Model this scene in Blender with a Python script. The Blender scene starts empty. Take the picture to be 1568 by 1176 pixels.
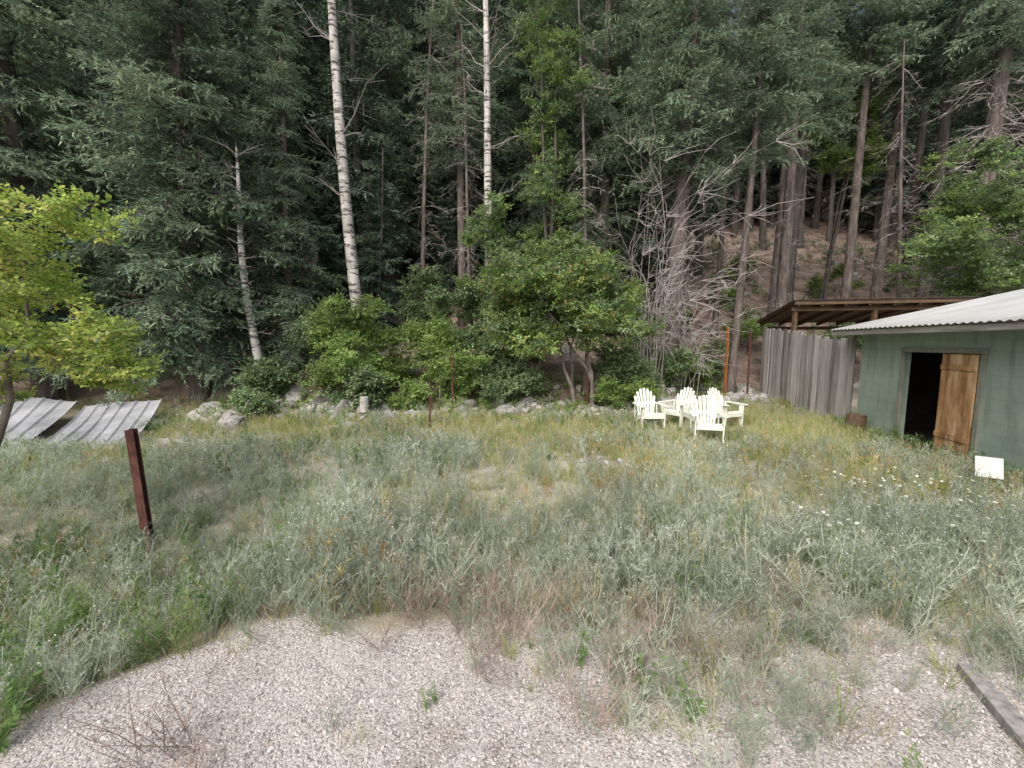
import bpy, math, random, time
import numpy as np
from mathutils import Vector, Matrix, Euler
random.seed(7); rng=np.random.default_rng(7)
scene=bpy.context.scene
def link(o,parent=None):
    scene.collection.objects.link(o)
    if parent: o.parent=parent
    return o
# ------------------------------------------------------------------ materials
def new_mat(name):
    m=bpy.data.materials.new(name); m.use_nodes=True
    nt=m.node_tree; nt.nodes.clear()
    return m,nt,nt.nodes,nt.links
def ramp(n,stops):
    r=n.new('ShaderNodeValToRGB'); e=r.color_ramp.elements
    while len(e)<len(stops): e.new(.5)
    for i,(p,c) in enumerate(stops):
        e[i].position=p; e[i].color=(c[0],c[1],c[2],1)
    return r
def foliage(name,cols,trans=.3,rough=.6,pscale=.5,pamt=.35):
    m,nt,n,l=new_mat(name)
    oi=n.new('ShaderNodeObjectInfo'); at=n.new('ShaderNodeAttribute'); at.attribute_name='rnd'
    st=[(i/(len(cols)-1),c) for i,c in enumerate(cols)]
    r=ramp(n,st)
    geo=n.new('ShaderNodeNewGeometry')
    nz=n.new('ShaderNodeTexNoise'); nz.inputs['Scale'].default_value=pscale; nz.inputs['Detail'].default_value=1.5
    l.new(geo.outputs['Position'],nz.inputs['Vector'])
    b=n.new('ShaderNodeMath'); b.operation='ADD'; l.new(oi.outputs['Random'],b.inputs[0]); l.new(at.outputs['Fac'],b.inputs[1])
    fr=n.new('ShaderNodeMath'); fr.operation='FRACT'; l.new(b.outputs[0],fr.inputs[0])
    l.new(fr.outputs[0],r.inputs[0])
    mr=n.new('ShaderNodeMapRange'); l.new(nz.outputs[0],mr.inputs[0]); mr.inputs[1].default_value=.3; mr.inputs[2].default_value=.7
    mr.inputs[3].default_value=1-pamt; mr.inputs[4].default_value=1+pamt
    mx=n.new('ShaderNodeVectorMath'); mx.operation='SCALE'; l.new(r.outputs[0],mx.inputs[0]); l.new(mr.outputs[0],mx.inputs['Scale'])
    p=n.new('ShaderNodeBsdfPrincipled'); p.inputs['Roughness'].default_value=rough; l.new(mx.outputs[0],p.inputs['Base Color'])
    p.inputs['Specular IOR Level'].default_value=.3
    o=n.new('ShaderNodeOutputMaterial')
    if trans>0:
        t=n.new('ShaderNodeBsdfTranslucent'); l.new(mx.outputs[0],t.inputs['Color'])
        s=n.new('ShaderNodeMixShader'); s.inputs[0].default_value=trans
        l.new(p.outputs[0],s.inputs[1]); l.new(t.outputs[0],s.inputs[2]); l.new(s.outputs[0],o.inputs[0])
    else: l.new(p.outputs[0],o.inputs[0])
    return m
def surf(name,stops,scale=(5,5,5),detail=6,rough=.8,bump=.3,bdist=.02,coord='Object',metal=0,per_obj=0,extra=None,island=0):
    m,nt,n,l=new_mat(name)
    tc=n.new('ShaderNodeTexCoord'); mp=n.new('ShaderNodeMapping'); mp.inputs['Scale'].default_value=scale
    l.new(tc.outputs[coord],mp.inputs[0])
    nz=n.new('ShaderNodeTexNoise'); nz.inputs['Scale'].default_value=1; nz.inputs['Detail'].default_value=detail; nz.inputs['Roughness'].default_value=.65
    l.new(mp.outputs[0],nz.inputs['Vector'])
    r=ramp(n,stops)
    fac=nz.outputs[0]
    for amt,kind in((per_obj,'o'),(island,'i')):
        if not amt: continue
        src=n.new('ShaderNodeObjectInfo').outputs['Random'] if kind=='o' else n.new('ShaderNodeNewGeometry').outputs['Random Per Island']
        a=n.new('ShaderNodeMath'); a.operation='MULTIPLY_ADD'
        l.new(src,a.inputs[0]); a.inputs[1].default_value=amt
        b=n.new('ShaderNodeMath'); b.operation='SUBTRACT'; l.new(fac,b.inputs[0]); b.inputs[1].default_value=amt/2
        l.new(b.outputs[0],a.inputs[2]); fac=a.outputs[0]
    l.new(fac,r.inputs[0])
    p=n.new('ShaderNodeBsdfPrincipled'); p.inputs['Roughness'].default_value=rough; p.inputs['Metallic'].default_value=metal
    p.inputs['Specular IOR Level'].default_value=.3
    col=r.outputs[0]
    if extra: col=extra(n,l,tc,col)
    l.new(col,p.inputs['Base Color'])
    if bump:
        bp=n.new('ShaderNodeBump'); bp.inputs['Strength'].default_value=bump; bp.inputs['Distance'].default_value=bdist
        l.new(nz.outputs[0],bp.inputs['Height']); l.new(bp.outputs[0],p.inputs['Normal'])
    o=n.new('ShaderNodeOutputMaterial'); l.new(p.outputs[0],o.inputs[0])
    return m
M={}
M['needle']=foliage('fir_needles',[(.12,.185,.12),(.18,.255,.165),(.24,.32,.215)],.25,.6,.35,.4)
M['needle2']=foliage('fir_needles_tip',[(.25,.34,.21),(.33,.43,.27),(.40,.49,.33)],.3,.6,.35,.3)
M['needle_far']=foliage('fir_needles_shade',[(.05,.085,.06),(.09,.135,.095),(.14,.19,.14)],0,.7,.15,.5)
M['bark']=surf('conifer_bark',[(.3,(.05,.042,.038)),(.5,(.14,.115,.105)),(.7,(.25,.215,.20))],(9,9,1.6),8,.95,.9,.04)
M['bark_far']=surf('conifer_bark_far',[(.3,(.045,.04,.036)),(.55,(.12,.105,.097)),(.75,(.20,.18,.17))],(6,6,1),5,.95,.6,.04)
M['twig']=surf('dead_twig',[(.3,(.28,.25,.235)),(.7,(.54,.49,.47))],(4,4,4),1,.9,0)
M['twig_dark']=surf('dead_twig_dark',[(.3,(.12,.105,.095)),(.7,(.28,.25,.23))],(4,4,4),1,.9,0)
def aspen_extra(n,l,tc,col):
    mp=n.new('ShaderNodeMapping'); mp.inputs['Scale'].default_value=(2.2,2.2,9); l.new(tc.outputs['Object'],mp.inputs[0])
    nz=n.new('ShaderNodeTexNoise'); nz.inputs['Scale'].default_value=1; nz.inputs['Detail'].default_value=5; nz.inputs['Roughness'].default_value=.7; l.new(mp.outputs[0],nz.inputs[0])
    r=ramp(n,[(.42,(.05,.045,.04)),(.49,(1,1,1))]); l.new(nz.outputs[0],r.inputs[0])
    mx=n.new('ShaderNodeMix'); mx.data_type='RGBA'; mx.blend_type='MULTIPLY'; mx.inputs[0].default_value=.9
    l.new(col,mx.inputs[6]); l.new(r.outputs[0],mx.inputs[7]); return mx.outputs[2]
M['aspen']=surf('aspen_bark',[(.35,(.32,.30,.28)),(.6,(.62,.59,.56))],(3,3,1.5),4,.75,.2,extra=aspen_extra)
M['leaf']=foliage('shrub_leaves',[(.18,.29,.07),(.26,.39,.105),(.37,.48,.18)],.4,.5,.8,.3)
M['leaf_dk']=foliage('alder_leaves',[(.145,.225,.10),(.21,.305,.14),(.30,.39,.21)],.35,.5,.7,.3)
M['leaf_yel']=foliage('cherry_leaves',[(.36,.48,.10),(.50,.60,.14),(.62,.60,.20)],.5,.5,.8,.15)
M['leaf_red']=foliage('autumn_leaves',[(.34,.30,.08),(.40,.22,.09),(.32,.32,.10)],.35,.5,.8,.2)
M['stem']=surf('woody_stem',[(.3,(.12,.10,.085)),(.7,(.27,.23,.21))],(6,6,6),2,.9,0)
M['sage']=foliage('knapweed_grey_green',[(.29,.35,.26),(.43,.49,.375),(.64,.67,.57)],.42,.7,.5,.2)
M['green']=foliage('grass_green',[(.28,.345,.10),(.43,.48,.18),(.55,.56,.28)],.42,.6,.5,.25)
M['weedgreen']=foliage('weed_green',[(.14,.24,.075),(.21,.33,.115),(.30,.40,.17)],.4,.6,.6,.25)
M['straw']=foliage('dry_grass',[(.50,.44,.24),(.62,.56,.35),(.68,.63,.46)],.35,.7,.6,.2)
M['rust']=foliage('sorrel_red',[(.38,.24,.10),(.50,.36,.15),(.55,.46,.20)],.3,.7,.6,.2)
M['yel']=foliage('yellow_flower',[(.65,.55,.08),(.7,.65,.16)],.2,.7,.6,.1)
M['white']=foliage('daisy_petal',[(.75,.75,.72),(.8,.8,.78)],.2,.6,.6,.05)
M['drystem']=foliage('dry_stems',[(.24,.18,.15),(.36,.28,.24),(.46,.38,.33)],.1,.8,.6,.2)
M['pebble']=surf('gravel_stone',[(.0,(.27,.25,.24)),(.3,(.50,.47,.45)),(.55,(.63,.60,.58)),(.75,(.54,.46,.42)),(1,(.80,.78,.76))],(60,60,60),1,.85,0,per_obj=1.0)
M['rock']=surf('grey_rock',[(.3,(.20,.19,.18)),(.55,(.38,.37,.35)),(.75,(.54,.52,.50))],(3,3,3),8,.9,.6,.05,per_obj=.3)
# ------------------------------------------------------------------ mesh builder
class MB:
    def __init__(s): s.v=[];s.f=[];s.m=[]
    def add(s,vs,fs,mi=0):
        o=len(s.v); s.v.extend([tuple(map(float,q)) for q in vs])
        for f in fs: s.f.append(tuple(i+o for i in f)); s.m.append(mi)
    def mesh(s,name,mats,smooth=False):
        me=bpy.data.meshes.new(name); me.from_pydata(s.v,[],s.f)
        for m in mats: me.materials.append(m)
        me.polygons.foreach_set('material_index',s.m)
        if smooth: me.polygons.foreach_set('use_smooth',[True]*len(s.f))
        me.update(); return me
    def obj(s,name,mats,smooth=False,parent=None,lk=True):
        o=bpy.data.objects.new(name,s.mesh(name,mats,smooth))
        if lk: link(o,parent)
        return o
    def arrays(s,off=0):
        F=[];Mi=[]
        for f,m in zip(s.f,s.m):
            for k in range(1,len(f)-1): F.append((f[0],f[k],f[k+1])); Mi.append(m+off)
        return np.array(s.v,np.float32),np.array(F,np.int32),np.array(Mi,np.int32)
    def tube(s,pts,rad,sides=6,mi=0,cap=True):
        pts=[np.array(p,float) for p in pts]; n=len(pts); vs=[];fs=[]
        ref=np.array([0.31,0.9,0.2])
        for i,p in enumerate(pts):
            d=pts[min(i+1,n-1)]-pts[max(i-1,0)]; d=d/(np.linalg.norm(d)+1e-9)
            a=np.cross(d,ref)
            if np.linalg.norm(a)<.1: a=np.cross(d,[1,0,0])
            a/=np.linalg.norm(a); b=np.cross(d,a)
            for k in range(sides):
                t=2*math.pi*k/sides; vs.append(p+rad[i]*(a*math.cos(t)+b*math.sin(t)))
        for i in range(n-1):
            for k in range(sides):
                fs.append((i*sides+k,i*sides+(k+1)%sides,(i+1)*sides+(k+1)%sides,(i+1)*sides+k))
        if cap: fs.append(tuple(range((n-1)*sides,n*sides)))
        s.add(vs,fs,mi)
    def ribbon(s,pts,w0,w1,side,mi=0):
        n=len(pts); side=np.array(side,float); side/=np.linalg.norm(side)+1e-9; vs=[];fs=[]
        for i,p in enumerate(pts):
            w=(w0+(w1-w0)*i/(n-1))*.5; p=np.array(p,float); vs+= [p-side*w,p+side*w]
        for i in range(n-1): fs.append((2*i,2*i+1,2*i+3,2*i+2))
        s.add(vs,fs,mi)
    def tri(s,p,d,w,side,mi=0):
        s.add([p-side*w*.5,p+side*w*.5,p+d],[(0,1,2)],mi)
    def leaf(s,p,d,nrm,L,W,mi=0):
        d=d/np.linalg.norm(d); sd=np.cross(d,nrm); sd/=np.linalg.norm(sd)+1e-9; nn=np.cross(sd,d)
        s.add([p,p+d*L*.45-sd*W*.5+nn*W*.15,p+d*L,p+d*L*.45+sd*W*.5+nn*W*.15],[(0,1,2),(0,2,3)],mi)
    def box(s,c,sz,mi=0,rot=None):
        c=np.array(c,float); h=np.array(sz,float)/2; vs=[]
        for z in(-1,1):
            for y in(-1,1):
                for x in(-1,1):
                    q=Vector((x*h[0],y*h[1],z*h[2]))
                    if rot is not None: q=rot@q
                    vs.append(c+np.array(q))
        s.add(vs,[(0,2,3,1),(4,5,7,6),(0,1,5,4),(2,6,7,3),(0,4,6,2),(1,3,7,5)],mi)
R=lambda a,b:random.uniform(a,b)
def rv():
    v=np.array([random.gauss(0,1) for _ in range(3)]); return v/np.linalg.norm(v)
# ------------------------------------------------------------------ terrain
def sm(t): t=np.clip(t,0,1); return t*t*(3-2*t)
def wob(x,y,s,seed=0):
    return (np.sin(x*s+1.3*seed+.7*np.sin(y*s*.8+seed))+np.sin(y*s*1.13+2.1*seed+.9*np.sin(x*s*.7))+.6*np.sin((x+y)*s*1.9+seed)+.6*np.sin((x-y)*s*2.3+seed*.4))/3.2
def padedge(y):
    return -2.75+0.55*sm((y-2.1)/.9)+.07*np.sin(y*5)
def Y0(x): return 12.6+4.6*sm((x-2.5)/6)
def hgt(x,y):
    x=np.asarray(x,float); y=np.asarray(y,float)
    y0=Y0(x)
    d=y-y0; hd=.5*(d+np.sqrt(d*d+1.6)); hd=np.minimum(hd,90)
    z=.5*hd+.25*sm((y-y0-.0)/1.2)+.35*sm(d/8)*wob(x,y,.45,2)+.12*sm(d/3)*wob(x,y,1.7,5)
    z=z+.16*np.exp(-((x-1.2)**2+(y-6.7)**2)/1.8)+.03*wob(x,y,1.1,1)*sm((y-3.2)/2)
    z=z-.42*sm((padedge(y)-x)/.9)*sm((7-y)/3)
    z=z-.10*sm((y-3.0)/.5)*sm((5.5-y)/2)*sm((1.5-x)/2)
    return z
def grid_axis(lo,hi,d0,c,g):
    a=[c]; s=d0
    while a[-1]<hi: a.append(a[-1]+s); s*=g if a[-1]-c>7 else 1
    b=[c]; s=d0
    while b[-1]>lo: b.append(b[-1]-s); s*=g if c-b[-1]>7 else 1
    return np.array(sorted(set(a+b)))
xs=grid_axis(-170,170,.12,0,1.035); ys=grid_axis(-120,170,.12,5.5,1.035)
X,Y=np.meshgrid(xs,ys); Z=hgt(X,Y)
nx,ny=len(xs),len(ys)
def tri_mesh(name,V,F,Mi=None,mats=(),smooth=False,rnd=None):
    me=bpy.data.meshes.new(name); k=F.shape[1]
    me.vertices.add(len(V)); me.vertices.foreach_set('co',np.ascontiguousarray(V,np.float32).ravel())
    me.loops.add(F.size); me.loops.foreach_set('vertex_index',np.ascontiguousarray(F,np.int32).ravel())
    me.polygons.add(len(F)); me.polygons.foreach_set('loop_start',np.arange(0,F.size,k,dtype=np.int32)); me.polygons.foreach_set('loop_total',np.full(len(F),k,np.int32))
    for m in mats: me.materials.append(m)
    if Mi is not None: me.polygons.foreach_set('material_index',Mi)
    if smooth: me.polygons.foreach_set('use_smooth',[True]*len(F))
    me.update(calc_edges=True)
    if rnd is not None:
        a=me.attributes.new('rnd','FLOAT','FACE'); a.data.foreach_set('value',rnd)
    return me
V=np.stack([X,Y,Z],-1).reshape(-1,3)
i=np.arange((ny-1)*(nx-1)); r_=i//(nx-1); c_=i%(nx-1); a=r_*nx+c_
me=tri_mesh('ground',V,np.stack([a,a+1,a+nx+1,a+nx],-1),smooth=True)
def gravel_mask(x,y):
    m=sm((x-padedge(y))/.25+.5)*sm((3.05+.25*wob(x,y,2.3,3)+.5*sm((x+1)/2)-y)/.5)
    p=sm((.75-((x+3.0)/1.6)**2-((y-6.6)/.8)**2)*1.5)*.5+sm((1-((x-1.2)/1.0)**2-((y-6.6)/.6)**2))*.8
    p=p+sm((1-((x+7.5)/2.8)**2-((y-8.4)/.8)**2))*.7+.45*sm(wob(x,y,1.4,11)*2-.55)
    return np.clip(m+p,0,1)
def forest_mask(x,y):
    return sm((y-Y0(x)+1.2)/1.6)
for nm,fn in(('gravel',gravel_mask),('forest',forest_mask)):
    at=me.attributes.new(nm,'FLOAT','POINT'); at.data.foreach_set('value',np.asarray(fn(X,Y),np.float32).ravel())
m,nt,n,l=new_mat('ground_soil_gravel')
geo=n.new('ShaderNodeNewGeometry')
def noise(sc,det=4,ro=.6):
    q=n.new('ShaderNodeTexNoise'); q.inputs['Scale'].default_value=sc; q.inputs['Detail'].default_value=det; q.inputs['Roughness'].default_value=ro
    l.new(geo.outputs['Position'],q.inputs['Vector']); return q
def attr(nm):
    q=n.new('ShaderNodeAttribute'); q.attribute_name=nm; return q
def mix(f,a_,b_):
    q=n.new('ShaderNodeMix'); q.data_type='RGBA'; l.new(f,q.inputs[0]); l.new(a_,q.inputs[6]); l.new(b_,q.inputs[7]); return q.outputs[2]
vor=n.new('ShaderNodeTexVoronoi'); vor.inputs['Scale'].default_value=85; l.new(geo.outputs['Position'],vor.inputs['Vector'])
sep=n.new('ShaderNodeSeparateColor'); l.new(vor.outputs['Color'],sep.inputs[0])
gr=ramp(n,[(0,(.28,.25,.24)),(.3,(.50,.47,.45)),(.6,(.62,.59,.57)),(.8,(.53,.46,.42)),(1,(.78,.76,.74))]); l.new(sep.outputs[0],gr.inputs[0])
dr=ramp(n,[(.0,(1,1,1)),(.6,(.8,.79,.78)),(1,(.4,.4,.4))])
vd=n.new('ShaderNodeMath'); vd.operation='MULTIPLY'; l.new(vor.outputs['Distance'],vd.inputs[0]); vd.inputs[1].default_value=1.1
l.new(vd.outputs[0],dr.inputs[0])
gm=n.new('ShaderNodeMix'); gm.data_type='RGBA'; gm.blend_type='MULTIPLY'; gm.inputs[0].default_value=.8; l.new(gr.outputs[0],gm.inputs[6]); l.new(dr.outputs[0],gm.inputs[7])
ns=noise(1.1,6,.7); sr=ramp(n,[(.35,(.74,.70,.67)),(.5,(1,1,1)),(.65,(1.08,1.07,1.06))]); l.new(ns.outputs[0],sr.inputs[0])
gm2=n.new('ShaderNodeMix'); gm2.data_type='RGBA'; gm2.blend_type='MULTIPLY'; gm2.inputs[0].default_value=1; l.new(gm.outputs[2],gm2.inputs[6]); l.new(sr.outputs[0],gm2.inputs[7]); gm=gm2
n1=noise(2.2,8,.7); soil=ramp(n,[(.3,(.19,.18,.12)),(.5,(.33,.30,.225)),(.7,(.47,.43,.36))]); l.new(n1.outputs[0],soil.inputs[0])
n2=noise(1.3,10,.75); fl=ramp(n,[(.3,(.09,.07,.058)),(.48,(.25,.185,.15)),(.6,(.39,.30,.25)),(.75,(.17,.20,.10))]); l.new(n2.outputs[0],fl.inputs[0])
ga=attr('gravel'); fa=attr('forest'); n3=noise(6,5,.7)
def thr(at_,w):
    a1=n.new('ShaderNodeMath'); a1.operation='ADD'; l.new(at_.outputs['Fac'],a1.inputs[0])
    s1=n.new('ShaderNodeMath'); s1.operation='MULTIPLY_ADD'; l.new(n3.outputs[0],s1.inputs[0]); s1.inputs[1].default_value=w; s1.inputs[2].default_value=-w/2
    l.new(s1.outputs[0],a1.inputs[1])
    r1=n.new('ShaderNodeMapRange'); l.new(a1.outputs[0],r1.inputs[0]); r1.inputs[1].default_value=.3; r1.inputs[2].default_value=.7; return r1.outputs[0]
c1=mix(thr(ga,.9),soil.outputs[0],gm.outputs[2]); c2=mix(thr(fa,.6),c1,fl.outputs[0])
p=n.new('ShaderNodeBsdfPrincipled'); p.inputs['Roughness'].default_value=.95; p.inputs['Specular IOR Level'].default_value=.2; l.new(c2,p.inputs['Base Color'])
bp=n.new('ShaderNodeBump'); bp.inputs['Strength'].default_value=.6; bp.inputs['Distance'].default_value=.008; bp.invert=True; l.new(vor.outputs['Distance'],bp.inputs['Height'])
bp2=n.new('ShaderNodeBump'); bp2.inputs['Strength'].default_value=.5; bp2.inputs['Distance'].default_value=.08; l.new(n2.outputs[0],bp2.inputs['Height']); l.new(bp.outputs[0],bp2.inputs['Normal'])
l.new(bp2.outputs[0],p.inputs['Normal'])
o=n.new('ShaderNodeOutputMaterial'); l.new(p.outputs[0],o.inputs[0])
me.materials.append(m); link(bpy.data.objects.new('ground',me))
# ------------------------------------------------------------------ scatter via geometry nodes
def scatter(name,P,Rt,S,I,col,parent=None):
    P=np.asarray(P,np.float32).reshape(-1,3); N=len(P)
    me=bpy.data.meshes.new(name); me.vertices.add(N); me.vertices.foreach_set('co',P.ravel())
    Rt=np.asarray(Rt,np.float32).reshape(-1,3); S=np.asarray(S,np.float32)
    if S.ndim==1: S=np.repeat(S[:,None],3,1)
    a=me.attributes.new('rot','FLOAT_VECTOR','POINT'); a.data.foreach_set('vector',Rt.ravel())
    a=me.attributes.new('scl','FLOAT_VECTOR','POINT'); a.data.foreach_set('vector',np.ascontiguousarray(S).ravel())
    a=me.attributes.new('idx','INT','POINT'); a.data.foreach_set('value',np.asarray(I,np.int32))
    ob=bpy.data.objects.new(name,me); link(ob,parent)
    g=bpy.data.node_groups.new(name+'_scatter','GeometryNodeTree')
    g.interface.new_socket('Geometry',in_out='INPUT',socket_type='NodeSocketGeometry')
    g.interface.new_socket('Geometry',in_out='OUTPUT',socket_type='NodeSocketGeometry')
    nn=g.nodes; ll=g.links
    gi=nn.new('NodeGroupInput'); go=nn.new('NodeGroupOutput')
    ci=nn.new('GeometryNodeCollectionInfo'); ci.inputs['Collection'].default_value=col; ci.inputs['Separate Children'].default_value=True; ci.inputs['Reset Children'].default_value=True
    ip=nn.new('GeometryNodeInstanceOnPoints'); ip.inputs['Pick Instance'].default_value=True
    def na(nm,t):
        q=nn.new('GeometryNodeInputNamedAttribute'); q.data_type=t; q.inputs['Name'].default_value=nm; return q.outputs[0]
    er=nn.new('FunctionNodeEulerToRotation')
    ll.new(gi.outputs[0],ip.inputs['Points']); ll.new(ci.outputs[0],ip.inputs['Instance'])
    ll.new(na('rot','FLOAT_VECTOR'),er.inputs[0]); ll.new(er.outputs[0],ip.inputs['Rotation'])
    ll.new(na('scl','FLOAT_VECTOR'),ip.inputs['Scale']); ll.new(na('idx','INT'),ip.inputs['Instance Index'])
    ll.new(ip.outputs[0],go.inputs[0])
    md=ob.modifiers.new('scatter','NODES'); md.node_group=g
    return ob
def coll(name,objs):
    c=bpy.data.collections.new(name)
    for k,o in enumerate(objs): o.name='%s_%02d'%(name,k); c.objects.link(o)
    return c
TOT=[0]
def bake(name,protos,insts,mats,trunk_mb=None,tmi=0):
    """merge many transformed copies of proto arrays into one mesh"""
    Vs=[];Fs=[];Ms=[];Rn=[];o=0
    if trunk_mb:
        v,f,m_=trunk_mb.arrays(); Vs.append(v);Fs.append(f);Ms.append(m_+tmi);Rn.append(np.full(len(f),.5,np.float32));o=len(v)
    for (p,r,s,i) in insts:
        v,f,m_=protos[i]; A=np.array(Euler(r).to_matrix())*np.array(s)[None,:]
        Vs.append((v@A.T+np.array(p)).astype(np.float32)); Fs.append(f+o); Ms.append(m_); Rn.append(np.full(len(f),random.random(),np.float32)); o+=len(v)
    F=np.concatenate(Fs); TOT[0]+=len(F)
    return tri_mesh(name,np.concatenate(Vs),F,np.concatenate(Ms),mats,rnd=np.concatenate(Rn))
class PS:
    def __init__(s,mbs,mats): s.a=[b.arrays() for b in mbs]; s.mats=mats
def bake_obj(name,ps,insts,parent=None):
    o=bpy.data.objects.new(name,bake(name,ps.a,insts,ps.mats)); return link(o,parent)
UP=np.array([0,0,1.])
# ------------------------------------------------------------------ prototypes
def fir_bough(step=.085,L=2.0,nl=(.05,.095),nw=(.02,.034),seg=.042,hang=.3,nd_=3):
    b=MB(); ph=R(0,6)
    ax=lambda t:np.array([L*t,.10*math.sin(ph+t*4),-.34*t*t*L*.5+.14*max(0,t-.6)*L+.03*math.sin(ph*2+t*9)])
    b.tube([ax(t) for t in np.linspace(0,1,5)],[.018*(1-t*.85) for t in np.linspace(0,1,5)],3,2,False)
    t=.08
    while t<1:
        for sd in(-1,1):
            if random.random()<.12: continue
            l=(.74*(1-t)**.8+.12)*R(.45,1.2)*min(1,.4+t*2.2); ang=math.radians(R(35,75))
            d=np.array([math.cos(ang),sd*math.sin(ang),R(-.45,.22)]); p0=ax(t); nseg=max(3,int(l/seg)); bend=R(-.3,.15)
            b.ribbon([p0,p0+d*l+np.array([0,0,bend*l])],.012,.004,(0,.3,1),2)
            for k in range(nseg):
                u=(k+.5)/nseg; q=p0+d*l*u+np.array([0,0,bend*l*u*u]); tip=u>.6
                for s2 in(-1,1):
                    a2=math.radians(R(10,65))*s2
                    dd=np.array([d[0]*math.cos(a2)-d[1]*math.sin(a2),d[0]*math.sin(a2)+d[1]*math.cos(a2),d[2]+R(-.6,.45)])
                    side=np.cross(dd,rv()*.9+UP); side/=np.linalg.norm(side)
                    b.tri(q,dd*R(*nl),R(*nw),side,1 if (tip and random.random()<.5) else 0)
            if random.random()<hang:
                q=p0+d*l*R(.2,.9); n_=random.randint(3,6)
                for k in range(n_): b.tri(q+np.array([R(-.02,.02),R(-.02,.02),-.045*k]),np.array([R(-.07,.08),R(-.07,.07),-.08]),nw[1]*.8,np.array([R(-1,1),1,0]),0 if k<n_-2 else 1)
        t+=step/L*R(.8,1.2)
    for k in range(10): b.tri(ax(R(.8,1)),np.array([R(.05,.12),R(-.06,.06),R(-.03,.03)]),nw[1],np.array([0,1,R(-.6,.6)]),1)
    return b
def dead_branch_mb(nsub=9):
    b=MB(); L=1.5
    pts=[np.array([0,0,0.])]; d=np.array([1,0,R(-.25,.15)])
    for k in range(7):
        d=d+np.array([0,R(-.18,.18),R(-.22,.12)]); d/=np.linalg.norm(d); pts.append(pts[-1]+d*L/7)
    b.tube(pts,[.015-.0016*k for k in range(8)],3,0,False)
    for k in range(nsub):
        i_=random.randint(1,6); q=pts[i_]; dd=np.array([R(.3,1),random.choice([-1,1])*R(.3,1),R(-.8,.3)]); dd/=np.linalg.norm(dd); l_=R(.2,.6)
        m1=q+dd*l_*.5; m2=m1+(dd+rv()*.4)*l_*.5
        b.ribbon([q,m1,m2],.014,.006,np.cross(dd,rv()),0)
        for s_ in range(2):
            e=(dd+rv()*.8); b.ribbon([m1,m1+e*l_*.3],.010,.005,np.cross(e,rv()),0)
    return b
hb=[fir_bough().arrays() for _ in range(6)]
far_b=[fir_bough(.17,2.0,(.14,.24),(.05,.085),.10,.4).arrays() for _ in range(5)]
hd=[dead_branch_mb().arrays(3) for _ in range(4)]+[dead_branch_mb().arrays(4) for _ in range(4)]
far_dead=[dead_branch_mb(6).arrays(3) for _ in range(3)]
PDead=PS([dead_branch_mb() for _ in range(5)],[M['twig_dark']])
def leaf_cluster(nl=42,r=.3,ll=.09,main=0,alt=None):
    b=MB()
    for k in range(6):
        d=rv(); d[2]=abs(d[2])*.6+.1*R(-1,1); d/=np.linalg.norm(d); l_=r*R(.7,1.2)
        b.ribbon([np.zeros(3),d*l_+np.array([0,0,-.03])],.008,.003,np.cross(d,rv()),1)
        for j in range(nl//6):
            u=(j+1)/(nl//6); q=d*l_*u*R(.9,1.05); dd=d*.6+rv()*.9; dd[2]-=.25
            b.leaf(q,dd,UP+rv()*.55,ll*R(.7,1.2),ll*R(.5,.72),alt if (alt and random.random()<.3) else main)
    return b
lc_green=PS([leaf_cluster() for _ in range(5)],[M['leaf'],M['stem']])
lc_dark=PS([leaf_cluster(42,.34,.10) for _ in range(5)],[M['leaf_dk'],M['stem']])
lc_red=PS([leaf_cluster(42,.3,.095) for _ in range(2)]+[leaf_cluster(42,.3,.09,2),leaf_cluster(42,.3,.09,2),leaf_cluster(42,.3,.085,2,3)],[M['leaf_dk'],M['stem'],M['leaf'],M['leaf_red']])
lc_mix=PS([leaf_cluster(42,.3,.095) for _ in range(3)]+[leaf_cluster(42,.3,.09,2) for _ in range(2)],[M['leaf_dk'],M['stem'],M['leaf']])
lc_yel=PS([leaf_cluster(36,.2,.066,0,2) for _ in range(5)],[M['leaf_yel'],M['stem'],M['leaf']])
ML=[M['sage'],M['green'],M['weedgreen'],M['straw'],M['rust'],M['yel'],M['white'],M['drystem']]
SG,GR,WG,ST,RU,YE,WH,DR=range(8)
def stalky(ms,ml,mt,nst,h,spread,ntw,twl,lw,ntip=0,wid=.005,leafn=5,tips=.008,lod=1):
    b=MB()
    for s_ in range(nst):
        a_=R(0,6.283); p=np.array([R(-.07,.07),R(-.07,.07),-.02]); d=np.array([math.cos(a_)*spread*R(.2,1),math.sin(a_)*spread*R(.2,1),1.]); d/=np.linalg.norm(d)
        H=h*R(.5,1.1); pts=[p]; K=5 if lod==1 else 3
        for k in range(K): d=d+rv()*.08+np.array([d[0]*.05,d[1]*.05,0]); d/=np.linalg.norm(d); pts.append(pts[-1]+d*H/K)
        side=np.cross(d,rv()); b.ribbon(pts,wid,wid*.5,side,ms)
        for k in range(ntw):
            u=R(.15,1)*(K-.01); i_=int(u); q=pts[i_]*(1-(u-i_))+pts[i_+1]*(u-i_); aa=R(0,6.283)
            dd=np.array([math.cos(aa),math.sin(aa),R(.6,1.7)]); dd/=np.linalg.norm(dd); l_=twl*R(.5,1.2)*(1.15-.72*u/K)
            e=q+dd*l_; e2=e+np.array([0,0,.2*l_]); b.ribbon([q,e2],wid*.6,wid*.35,np.cross(dd,rv()),ms)
            for j in range(leafn):
                w=R(.1,1); x_=q+dd*l_*w; ld=dd+rv()*.8; ld/=np.linalg.norm(ld); sd=np.cross(ld,rv()); sd/=np.linalg.norm(sd)
                b.tri(x_,ld*lw*R(4,8),lw,sd,ml)
            for j in range(ntip): v_=rv(); b.tri(e2,v_*tips*1.6,tips,np.cross(v_,rv()),mt)
    return b
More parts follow.
